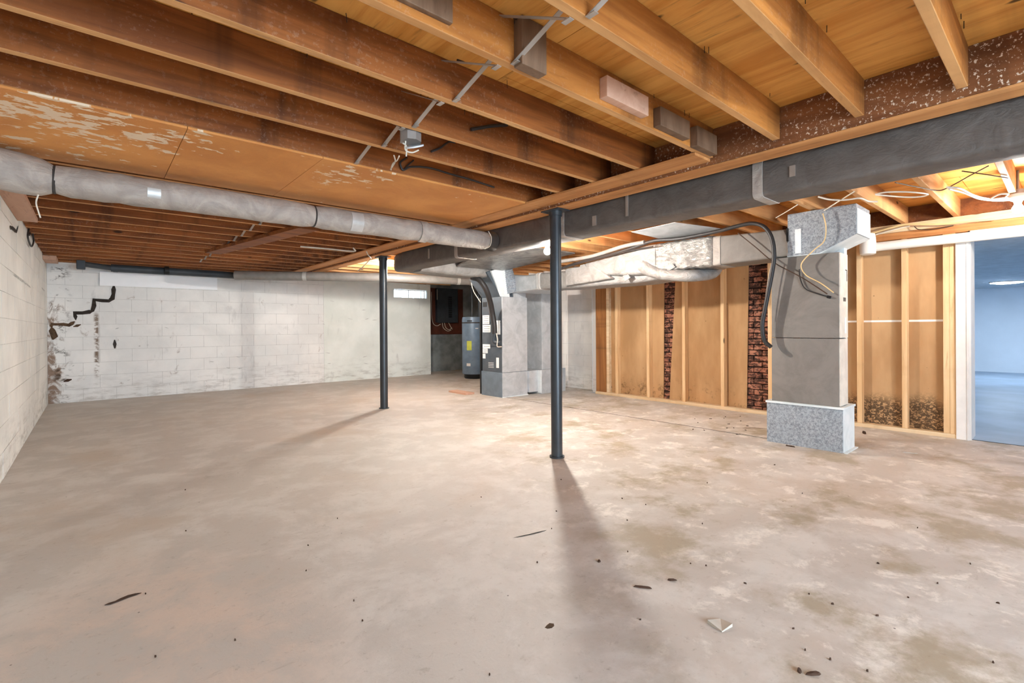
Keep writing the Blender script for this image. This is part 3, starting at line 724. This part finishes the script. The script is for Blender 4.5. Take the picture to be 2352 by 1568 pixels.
sticker(1109, 724, 1124, 744, ln=4); sticker(1109, 746, 1127, 763, ln=3); sticker(1137, 736, 1149, 768, ln=0)
sticker(1109, 790, 1126, 800, ln=1); sticker(1109, 800, 1120, 811, ln=2); sticker(1109, 812, 1115, 823); sticker(1140, 821, 1146, 845)
for i in range(4): sticker(1122, 832+i*3.4, 1134, 834+i*3.4, 'paper', 'louvre_strip')
sticker(1109, 694, 1118, 704, 'black', 'outlet_plate')
# plenum above the cabinet, sloping back to the cross duct
MB().hexa([(FX0, FY0+.02, 1.59), (5.12, FY0+.02, 1.59), (5.12, FY1, 1.59), (FX0, FY1, 1.59), (4.55, FY0-.02, 1.95), (4.98, FY0-.02, 2.10), (4.98, FY1, 2.10), (4.55, FY1, 1.95)]).build('sloped_plenum', 'furn', fu, bevel=.004)
MB().hexa([(FX0-.02, FY0-.005, 1.59), (FX0+.16, FY0-.005, 1.59), (FX0+.16, FY0+.018, 1.59), (FX0-.02, FY0+.018, 1.59), (4.62, FY0-.05, 1.97), (4.92, FY0-.05, 2.06), (4.92, FY0-.022, 2.06), (4.62, FY0-.022, 1.97)]).build('plenum_edge', 'galvw', fu)
box('top_cap', 'galvl', fu, 5.125, FX1, FY0+.01, FY1, 1.591, 1.75)
# corrugated collar
pts = []; rs = []
for i in range(25):
    t = i/24; pts.append((4.98+.10*t, FY0+.02-.02*t, 2.02-.36*t)); rs.append(.105+(.006 if i % 2 else -.006))
MB().tube(pts, rs, 20).build('corrugated_collar', 'galv', fu, smooth=False)
# refrigerant hose and drain on the furnace side
hose_pts = [PX(*q, X) for *q, X in ((1085, 637, 4.46), (1100, 642, 4.48), (1115, 662, 4.56), (1125, 690, 4.68), (1131, 720, 4.77), (1135, 745, 4.79), (1136, 766, 4.80))]
wire('refrigerant_hose', hose_pts, .044, 'hose', fu, n=12)
wire('hose_elbow', [PX(*q, X) for *q, X in ((1136, 764, 4.80), (1134, 780, 4.80), (1138, 786, 4.81), (1150, 787, 4.83))], .034, 'pipe', fu, n=12)
wire('drain_tube', [PX(*q, X) for *q, X in ((1140, 765, 4.79), (1143, 780, 4.79), (1142, 795, 4.80), (1152, 796, 4.84))], .008, 'wwire', fu)
wire('drain_tube', [PX(*q, X) for *q, X in ((1082, 645, 4.70), (1088, 668, 4.70), (1104, 694, 4.74))], .007, 'wwire', fu)
vp = tag(MB().tube([(4.93, 6.47, .0), (4.93, 6.47, 1.6)], .028, 12).build('vent_pipe', 'black', None, smooth=True), 'thin black vertical pipe standing between furnace and water heater', 'pipe')
tag(box('scrap_board', 'pinkwood', None, 4.62, 4.80, 6.5, 7.0, 0, .03, bevel=.002), 'pale scrap board on the floor beside the furnace base', 'board')

# return drop beside the furnace and its low connecting box
rt = thing('return_drop', 'pale steel return duct standing behind the near post', 'duct')
box('upright_duct', 'galvl', rt, 5.65, 6.12, 5.76, 6.2, .40, 1.75, bevel=.003)
box('low_connector', 'galvl', rt, 5.395, 5.60, 5.80, 6.2, .04, .392, bevel=.003)
box('low_box', 'galvl', rt, 5.60, 6.2, 5.74, 6.22, 0, .398, bevel=.003)
box('cleat', 'galvw', rt, 5.585, 5.612, 5.73, 5.80, .02, .395)

# ------------------------------------------------------------------ return duct run from the near plenum to the furnace
rn = thing('return_duct_run', 'foil-wrapped return duct run in front of the stud wall', 'duct')
DX0, DX1 = 4.89, 5.25
MB().duct([(1.725, DX0, DX1, 1.745, 2.0), (2.36, DX0, DX1, 1.735, 2.03)], .02).build('plain_section', 'tanmetal', rn, smooth=True)
MB().duct([(2.36, DX0-.006, DX1, 1.73, 2.035), (2.44, DX0-.006, DX1, 1.73, 2.035)], .03).build('seam_band', 'wrapl', rn, smooth=True)
random.seed(3)
secs = []
for i in range(15):
    y = 2.44+i*.048; e = .010*(i % 2)+random.uniform(0, .006); secs.append((y, DX0-.01-e, DX1+e, 1.73-e, 2.045+e*.5))
MB().duct(secs, .04).build('crinkled_section', 'shiny', rn, smooth=True)
MB().duct([(3.11, DX0-.02, DX1, 1.72, 2.05), (3.3, DX0-.035, DX1, 1.71, 2.05), (3.55, DX0-.03, DX1, 1.72, 2.02), (3.9, DX0-.02, DX1, 1.76, 1.98), (4.15, DX0-.02, DX1, 1.75, 1.95)], .05, 4).build('wrapped_section', 'foil', rn, smooth=True)
MB().hexa([(DX0-.03, 3.72, 1.70), (DX1, 3.72, 1.70), (DX1, 4.5, 1.66), (DX0-.03, 4.5, 1.66), (DX0-.03, 4.02, 1.90), (DX1, 4.02, 1.90), (DX1, 4.5, 1.90), (DX0-.03, 4.5, 1.90)]).build('step_transition', 'foil', rn, bevel=.02)
MB().duct([(2.98, 4.97, 5.4, 1.66, 1.76), (3.4, 4.95, 5.42, 1.63, 1.80), (4.4, 4.93, 5.42, 1.635, 1.87), (5.1, 4.94, 5.45, 1.66, 1.90)], .05, 4).build('lower_section', 'foil', rn, smooth=True)
MB().duct([(5.1, 4.95, 5.46, 1.665, 1.895), (5.45, 5.0, 5.55, 1.66, 1.90), (5.86, 5.1, 6.0, 1.66, 1.95)], .03, 3).build('metal_section', 'galvl', rn, smooth=True)
for yy in (5.08, 5.13): MB().duct([(yy-.012, 4.93, 5.46, 1.655, 1.905), (yy+.012, 4.93, 5.46, 1.655, 1.905)], .04, 3).build('seam_band', 'tape', rn, smooth=True)
br = [PX(*q, X) for *q, X in ((1482, 612, 4.93), (1498, 622, 4.90), (1525, 630, 4.90), (1570, 633, 4.92), (1603, 632, 4.98))] + [Vector((5.25, 2.62, 1.70)), Vector((5.5, 2.66, 1.84))]
MB().tube(smooth_path(br, 5), [.10-.035*min(1, i/7) for i in range(len(smooth_path(br, 5)))], 18).build('round_branch', 'foil', rn, smooth=True)
for k, (a, b, s) in enumerate(((1440, 636, .05), (1540, 612, .06), (1340, 612, .05))):
    p = PX(a, b, 4.86); MB().hexa([p+Vector((0, -s, -.01)), p+Vector((.01, -s, -.01)), p+Vector((.01, s*.6, -.05)), p+Vector((0, s*.6, -.05)), p+Vector((-.01, -s*.5, .03)), p+Vector((.0, -s*.5, .03)), p+Vector((.0, s, .02)), p+Vector((-.01, s, .02))]).build('torn_foil_flap', 'foil', rn)
# shiny sheet laid over the joists near the bulb, and a loose silver panel
tag(MB().duct([(4.35, 4.1, 4.9, 2.085, 2.10), (4.8, 4.0, 4.9, 2.06, 2.085), (5.4, 3.9, 4.9, 2.02, 2.05), (5.82, 4.0, 4.85, 1.99, 2.01)], .006, 2).build('foil_sheet', 'shiny', None, smooth=True), 'crumpled shiny foil sheet sagging above the furnace end of the ducts', 'foil')
tag(MB().hexa([(4.35, 2.55, 2.125), (4.95, 2.35, 2.105), (4.98, 3.05, 2.095), (4.40, 3.1, 2.12), (4.35, 2.55, 2.128), (4.95, 2.35, 2.108), (4.98, 3.05, 2.098), (4.40, 3.1, 2.123)]).build('silver_panel', 'galvl', None), 'thin silver sheet panel above the crinkled foil duct', 'panel')

# ------------------------------------------------------------------ near return plenum
pl = thing('return_plenum', 'tall taupe return plenum on a mottled galvanised base', 'duct')
box('galvanised_base', 'galv', pl, 4.865, 5.19, 1.285, 1.905, 0, .372, bevel=.002)
box('base_side', 'galvw', pl, 4.868, 5.188, 1.280, 1.2845, .006, .370)
box('base_flange', 'galvw', pl, 4.855, 5.198, 1.272, 1.912, .373, .392, bevel=.002)
box('base_lip', 'galvw', pl, 4.870, 5.20, 1.255, 1.2795, 0, .008)
box('lower_body', 'tanmetal', pl, 4.885, 5.10, 1.315, 1.865, .392, .985, bevel=.002)
box('upper_body', 'tanmetal', pl, 4.883, 5.10, 1.313, 1.862, .99, 1.735, bevel=.002)
box('lower_access_panel', 'beige', pl, 4.888, 5.098, 1.305, 1.3145, .40, .982)
box('upper_access_panel', 'beige', pl, 4.886, 5.098, 1.303, 1.3125, .992, 1.728)
box('side_strip', 'galvw', pl, 5.105, 5.185, 1.33, 1.86, .392, 1.80)
ap = (4.985, 5.085)
box('handle_slot', 'seam', pl, 5.03, 5.072, 1.3005, 1.3028, 1.585, 1.592); box('handle_slot', 'seam', pl, 5.066, 5.074, 1.3005, 1.3028, 1.49, 1.592)
lb_ = box('rating_tag', 'tanmetal', pl, 4.965, 5.035, 1.3005, 1.3028, 1.31, 1.345)
for i in range(4): box('printed_line', 'seam', lb_, 4.968, 5.031, 1.2998, 1.3003, 1.314+i*.008, 1.318+i*.008)
box('paper_tag', 'paper', pl, 5.0, 5.04, 1.3005, 1.3028, 1.03, 1.17)
for (a, b) in ((1790, 783), (1830, 785), (1870, 786), (1905, 784)):
    p = PX(a, b, 4.88); box('rust_mark', 'chip', pl, 4.8805, 4.8835, p.y-.03, p.y+.03, .985, .990)
MB().hexa([(4.872, 1.45, 1.736), (5.2, 1.45, 1.736), (5.2, 1.72, 1.736), (4.872, 1.72, 1.736), (4.872, 1.18, 1.87), (5.28, 1.18, 1.87), (5.28, 1.72, 1.87), (4.872, 1.72, 1.87)]).build('sloped_throat', 'galvw', pl)
MB().box(4.87, 5.28, 1.18, 1.70, 1.872, 2.128).build('top_box', 'galv', pl, bevel=.002)
ck = MB(); prof = [(1.712, 1.742), (1.46, 1.742), (1.182, 1.868), (1.182, 2.125), (1.712, 2.125)]
ck.rings([[(4.866, a, b) for a, b in prof], [(4.8695, a, b) for a, b in prof]]); ck.build('mottled_cheek', 'galv', pl)
box('top_side', 'galvw', pl, 4.875, 5.278, 1.174, 1.1795, 1.875, 2.09)
box('white_patch', 'galvw', pl, 4.862, 4.867, 1.60, 1.65, 1.76, 1.98)
# torn opening where the run joins
box('torn_gap', 'black', pl, 4.862, 4.868, 1.705, 1.722, 1.88, 2.0)

# white pipe along the wall head
wp = thing('white_pipe', 'white painted pipe along the head of the stud wall and doorway', 'pipe')
def zc(a, b): return PX(a, b, 6.22).z
za, zb_ = 1.92, 1.92
MB().tube([(6.22, 1.36, za), (6.22, -2.6, zb_)], .046, 18).build('pipe_length', 'pvc', wp, smooth=True)
MB().lathe((6.19, 1.40), [(.05, 1.84), (.07, 1.85), (.075, 1.92), (.07, 2.02), (.06, 2.06)], 16).build('end_cap', 'pvc', wp, smooth=True)
box('backing_strip', 'pvc', wp, 6.27, 6.299, -2.6, .62, 1.945, 1.984)

# ------------------------------------------------------------------ bulbs
def bulb(x, y, z, lab, mat='bulb', r=.034):
    t = thing('light_bulb', lab, 'light bulb')
    top = ZS
    MB().lathe((x, y), [(.055, z+.115), (.058, z+.10), (.05, z+.075), (.026, z+.06), (.022, z+.045)], 18).build('lampholder', 'porcelain', t, smooth=True)
    MB().lathe((x, y), [(.014, z+.05), (.020, z+.035), (r, z+.008), (r*1.02, z-.006), (r*.8, z-.026), (r*.3, z-.036)], 16).build('bulb_glass', mat, t, smooth=True)
    MB().cyl((x, y), .045, z+.115, z+.15, 12).build('junction_box', 'boxg', t, smooth=True)
    MB().cyl((x, y), .008, z+.15, ZS-.001, 8).build('hanger_rod', 'gwire', t, smooth=True)
    return t
bulb(3.62, 3.60, 1.90, 'bright bare bulb shining behind the near post')
p = PZ(2338, 475, 2.03); bulb(p.x, p.y, 2.015, 'bright bare bulb under the joists by the doorway', mat='bulb_small')
bulb(3.80, 6.83, 2.03, 'bare bulb hidden behind the end of the grey trunk duct', mat='bulb_mid')  # added lamp, out of view, brightens the back wall and floor
# unlit junction box with dangling leads
jb = thing('junction_box', 'unlit round junction box with white cover and dangling leads', 'junction box')
c = PZ(943, 318, 2.12)
MB().cyl((c.x, c.y), .058, 2.10, 2.165, 8).build('box_body', 'boxg', jb)
MB().tube([(c.x+.02, c.y-.005, 2.085), (c.x+.023, c.y-.003, 2.078)], .05, 20).build('cover_plate', 'disc_off', jb, smooth=True)
wire('lead', [(c.x-.03, c.y, 2.10), (c.x-.02, c.y+.02, 2.06), (c.x+.02, c.y+.02, 2.055), (c.x+.05, c.y, 2.07)], .004, 'wwire', jb)
wire('lead', [(c.x-.05, c.y-.01, 2.08), (c.x-.02, c.y+.01, 2.075), (c.x-.01, c.y+.03, 2.03)], .004, 'wwire', jb)

# ------------------------------------------------------------------ wires and cables
def on(f, v, *q): return [f(a, b, v) for a, b in q]
wire('twisted_leads', on(PZ, 2.10, (905, 357), (908, 370), (903, 380), (897, 389)), .004, 'wwire', None, 'white twisted cable ends dangling from a joist near the junction box')
wire('twisted_leads', on(PZ, 2.10, (917, 358), (912, 368), (902, 376), (898, 390)), .004, 'wwire', bpy.data.objects['twisted_leads'])
wire('black_cable', on(PY, 2.93, (935, 362), (920, 372), (922, 385), (928, 390), (945, 383), (985, 385), (1030, 398), (1080, 412), (1135, 430)), .007, 'hose', None, 'black cable clipped along the joist above the flaking panel')
wire('black_cable', on(PY, 2.93, (950, 368), (938, 378), (930, 388)), .006, 'hose', bpy.data.objects['black_cable'])
wire('cable_stub', on(PY, 2.55, (990, 348), (1010, 340), (1030, 326), (1045, 327)), .007, 'hose', None, 'short black cable stub poking through the joist right of the junction box')
wire('cable_tail', on(PY, 2.20, (1082, 297), (1100, 294), (1130, 289), (1165, 287)), .010, 'hose', None, 'thick black cable tail hanging from a joist by a dark knot')
wire('thin_wire', on(PY, 1.42, (1180, 40), (1215, 47), (1260, 51), (1310, 46)), .006, 'dwire', None, 'thin dark wire stretched under the plywood beside the grey wood block')
wire('joist_wire', on(PY, 1.82, (1050, 138), (1080, 145), (1120, 153), (1150, 156)), .005, 'dwire', None, 'brown wire running from a white clip to the bridging strap')
hz = 4.80
wire('refrigerant_line', on(PX, hz, (1285, 618), (1330, 603), (1400, 585), (1450, 570), (1500, 553), (1560, 548), (1640, 533), (1690, 520), (1725, 513), (1750, 518), (1766, 533), (1775, 556), (1778, 589), (1774, 622), (1766, 664), (1758, 705), (1751, 745), (1755, 780), (1771, 797)), .019, 'hose', None, 'thick black cable looping down past the taupe plenum', n=10)
wire('conduit', on(PX, 4.79, (1290, 600), (1360, 588), (1430, 566), (1480, 556)), .024, 'gwire', None, 'grey conduit lying over the white wrapped ducts', 'conduit', n=10)
wire('loose_cable', on(PX, 4.77, (1300, 612), (1380, 592), (1450, 575), (1500, 566)), .007, 'hose', None, 'thin black cable lying along the grey conduit')
wire('thin_black_wire', on(PX, 4.84, (1695, 535), (1736, 568), (1778, 603), (1836, 634), (1870, 655), (1900, 675)), .005, 'dwire', None, 'thin dark wire slanting across the taupe plenum to a black plug')
wire('thin_black_wire', on(PX, 4.868, (1836, 618), (1838, 640), (1850, 663), (1880, 675), (1904, 682)), .005, 'hose', bpy.data.objects['thin_black_wire'])
MB().tube(on(PX, 4.872, (1900, 681), (1908, 683)), .012, 8).build('plug', 'black', bpy.data.objects['thin_black_wire'], smooth=True)
wire('drop_wire', on(PX, 4.82, (1890, 490), (1897, 520), (1893, 553), (1872, 572), (1848, 595), (1840, 612), (1852, 632), (1885, 650), (1915, 672)), .005, 'ywire', None, 'pale thin wire hanging in a loop over the galvanised box')
wire('hanging_wire', on(PX, 4.82, (1772, 604), (1765, 640), (1757, 690), (1752, 730)), .004, 'wwire', None, 'thin pale wire hanging beside the thick black cable')
# cables by the doorway bulb
z = 2.11
wire('white_cable_bundle', on(PZ, z, (2175, 430), (2205, 433), (2235, 448), (2270, 457), (2300, 455), (2345, 452)), .008, 'wwire', None, 'white cable bundle sagging across joists to the doorway bulb')
wire('white_cable_bundle', on(PZ, z, (2180, 434), (2215, 443), (2250, 456), (2290, 460), (2330, 458)), .008, 'wwire', bpy.data.objects['white_cable_bundle'])
wire('white_cable_bundle', on(PZ, z-.01, (2275, 456), (2295, 446), (2316, 445), (2310, 452), (2322, 458)), .006, 'wwire', bpy.data.objects['white_cable_bundle'])
wire('cable_coil', on(PZ, z, (2010, 446), (2040, 441), (2090, 441), (2131, 446), (2110, 452), (2070, 452), (2012, 447)), .006, 'wwire', None, 'flat white cable coil stapled between two pale joists')
wire('cross_wire', on(PZ, z+.015, (2056, 419), (2100, 428), (2150, 437), (2175, 432), (2230, 402), (2270, 381)), .004, 'dwire', None, 'dark thin wire crossing the joists beside the white coil')
wire('cross_wire', on(PZ, z+.02, (2210, 393), (2260, 400), (2315, 409)), .004, 'dwire', None, 'short dark wire under the plywood next to the doorway bulb')
wire('white_loop_cable', on(PZ, z, (1880, 452), (1905, 458), (1940, 459), (1975, 455), (1995, 462), (2015, 463)), .007, 'wwire', None, 'white cable bundle draped over the galvanised box')
wire('staple_wire', on(PZ, z, (1892, 484), (1925, 463), (1962, 440)), .005, 'wwire', None, 'white wire rising from a joist end to the trunk duct')
wire('staple_wire', on(PZ, z, (1782, 500), (1808, 485), (1832, 470)), .004, 'wwire', None, 'white wire stretched between joists left of the galvanised box')
wire('yellow_cable', on(PX, 6.20, (2002, 536), (2045, 523), (2085, 515), (2130, 515), (2180, 514), (2230, 508), (2285, 504)), .008, 'ywire', None, 'yellow cable stapled along the top plate over the white pipe')
wire('white_plate_cable', on(PX, 6.22, (2002, 542), (2050, 528), (2090, 519)), .006, 'wwire', bpy.data.objects['yellow_cable'])
wire('black_plate_cable', on(PX, 6.24, (2100, 520), (2112, 527), (2150, 525), (2190, 518)), .005, 'dwire', bpy.data.objects['yellow_cable'])
# rim cables on the far wall
wire('rim_cable', on(PY, 9.86, (135, 573), (200, 582), (300, 590), (420, 597), (560, 606), (700, 614)), .018, 'hose', None, 'black cables clipped along the rim above the drain pipe')
wire('rim_cable', on(PY, 9.82, (150, 571), (185, 588), (230, 586), (330, 596)), .014, 'hose', bpy.data.objects['rim_cable'])
wire('wall_loop_wire', on(PX, XL+.02, (66, 525), (64, 545), (72, 566), (77, 552), (73, 530), (67, 540)), .008, 'hose', None, 'black wire loop hanging against the side wall')
wire('duct_string', [PY(a, b, 3.80) for a, b in ((88, 447), (83, 465), (88, 485), (93, 500))], .004, 'wwire', None, 'pale string dangling below the grey round duct', 'string')
wire('joist_leads', on(PZ, 2.06, (842, 578), (846, 586), (852, 593), (846, 600), (832, 614), (822, 622)), .007, 'wwire', None, 'white cable ends hanging from the beam near the far post')
wire('water_line', on(PZ, 2.12, (690, 566), (750, 571), (812, 577), (812, 570)), .010, 'wwire', None, 'thin white water line under the far joists', 'pipe')
# diagonal brace board among the far joists
tag(MB().hexa([(1.55, 5.0, 2.10), (1.75, 5.0, 2.10), (1.30, 7.4, 2.10), (1.12, 7.4, 2.10), (1.55, 5.0, 2.138), (1.75, 5.0, 2.138), (1.30, 7.4, 2.138), (1.12, 7.4, 2.138)]).build('bridging_board', 'joist', None), 'brown board nailed across the far joists behind the round duct', 'board')

# ------------------------------------------------------------------ litter on the floor
def chip(a, b, l, w, ang, mat='chip', lab='', cat='debris', h=.006):
    p = PZ(a, b, 0); ca, sa = math.cos(ang), math.sin(ang); m = MB(); n = 7; top = []; bot = []
    for i in range(n):
        q = 2*math.pi*i/n; u = l*math.cos(q)*random.uniform(.75, 1.1); v = w*math.sin(q)*random.uniform(.7, 1.2)
        x, y = p.x+u*ca-v*sa, p.y+u*sa+v*ca; bot.append((x, y, .0)); top.append((p.x+(x-p.x)*.8, p.y+(y-p.y)*.8, h*random.uniform(.6, 1.2)))
    m.rings([bot, top]); return tag(m.build('floor_debris', mat, None), lab, cat)
chip(1476, 1349, .048, .006, -.95, 'chip', 'dark wood splinter lying right of the post shadow')
chip(1543, 1332, .022, .007, -.8, 'chip', 'dark curled chip near the wood splinter')
chip(1376, 1289, .012, .008, .5, 'chip', 'black crumb inside the shadow of the post')
chip(1866, 1548, .028, .009, -.7, 'chip', 'brown wood lump with a flake beside it')
chip(1836, 1541, .014, .007, .3, 'chip', 'small brown flake beside the wood lump')
chip(1263, 1437, .022, .016, 0, 'dirt', 'brown rust spot left of the post shadow', h=.001)
p = PZ(1655, 1438, 0)
tag(MB().hexa([(p.x-.03, p.y-.02, 0), (p.x+.03, p.y-.03, 0), (p.x+.04, p.y+.02, 0), (p.x-.02, p.y+.04, 0), (p.x-.03, p.y-.02, .004), (p.x+.03, p.y-.03, .012), (p.x+.04, p.y+.02, .004), (p.x-.02, p.y+.04, .014)]).build('floor_debris', 'chipl', None), 'pale torn scrap of board lying flat on the floor', 'debris')
chip(1985, 995, .05, .02, .4, 'chip', 'dark splinters heaped at the corner of the plenum base', h=.02)
chip(2090, 1040, .07, .008, -1.2, 'chipl', 'thin pale splinter lying in front of the stud wall')
chip(1815, 1025, .05, .012, 1.5, 'chip', 'rusty crumbs along the galvanised base', h=.01)
random.seed(11)
for k in range(30):
    a, b = random.uniform(1200, 2330), random.uniform(1060, 1560)
    chip(a, b, random.uniform(.003, .007), random.uniform(.002, .004), random.uniform(0, 3), 'chip', 'tiny dark crumb scattered on the open floor')['group'] = 'crumbs on the floor'
for k in range(12):
    a, b = random.uniform(60, 1200), random.uniform(1100, 1560)
    chip(a, b, random.uniform(.003, .006), random.uniform(.002, .004), random.uniform(0, 3), 'chip', 'tiny dark crumb scattered on the open floor')['group'] = 'crumbs on the floor'
for k in range(16):
    a, b = random.uniform(1560, 1760), random.uniform(955, 1000)
    chip(a, b, random.uniform(.008, .02), random.uniform(.004, .008), random.uniform(0, 3), 'chip', 'dark crumb on the floor along the slab joint')['group'] = 'crumbs by the slab joint'
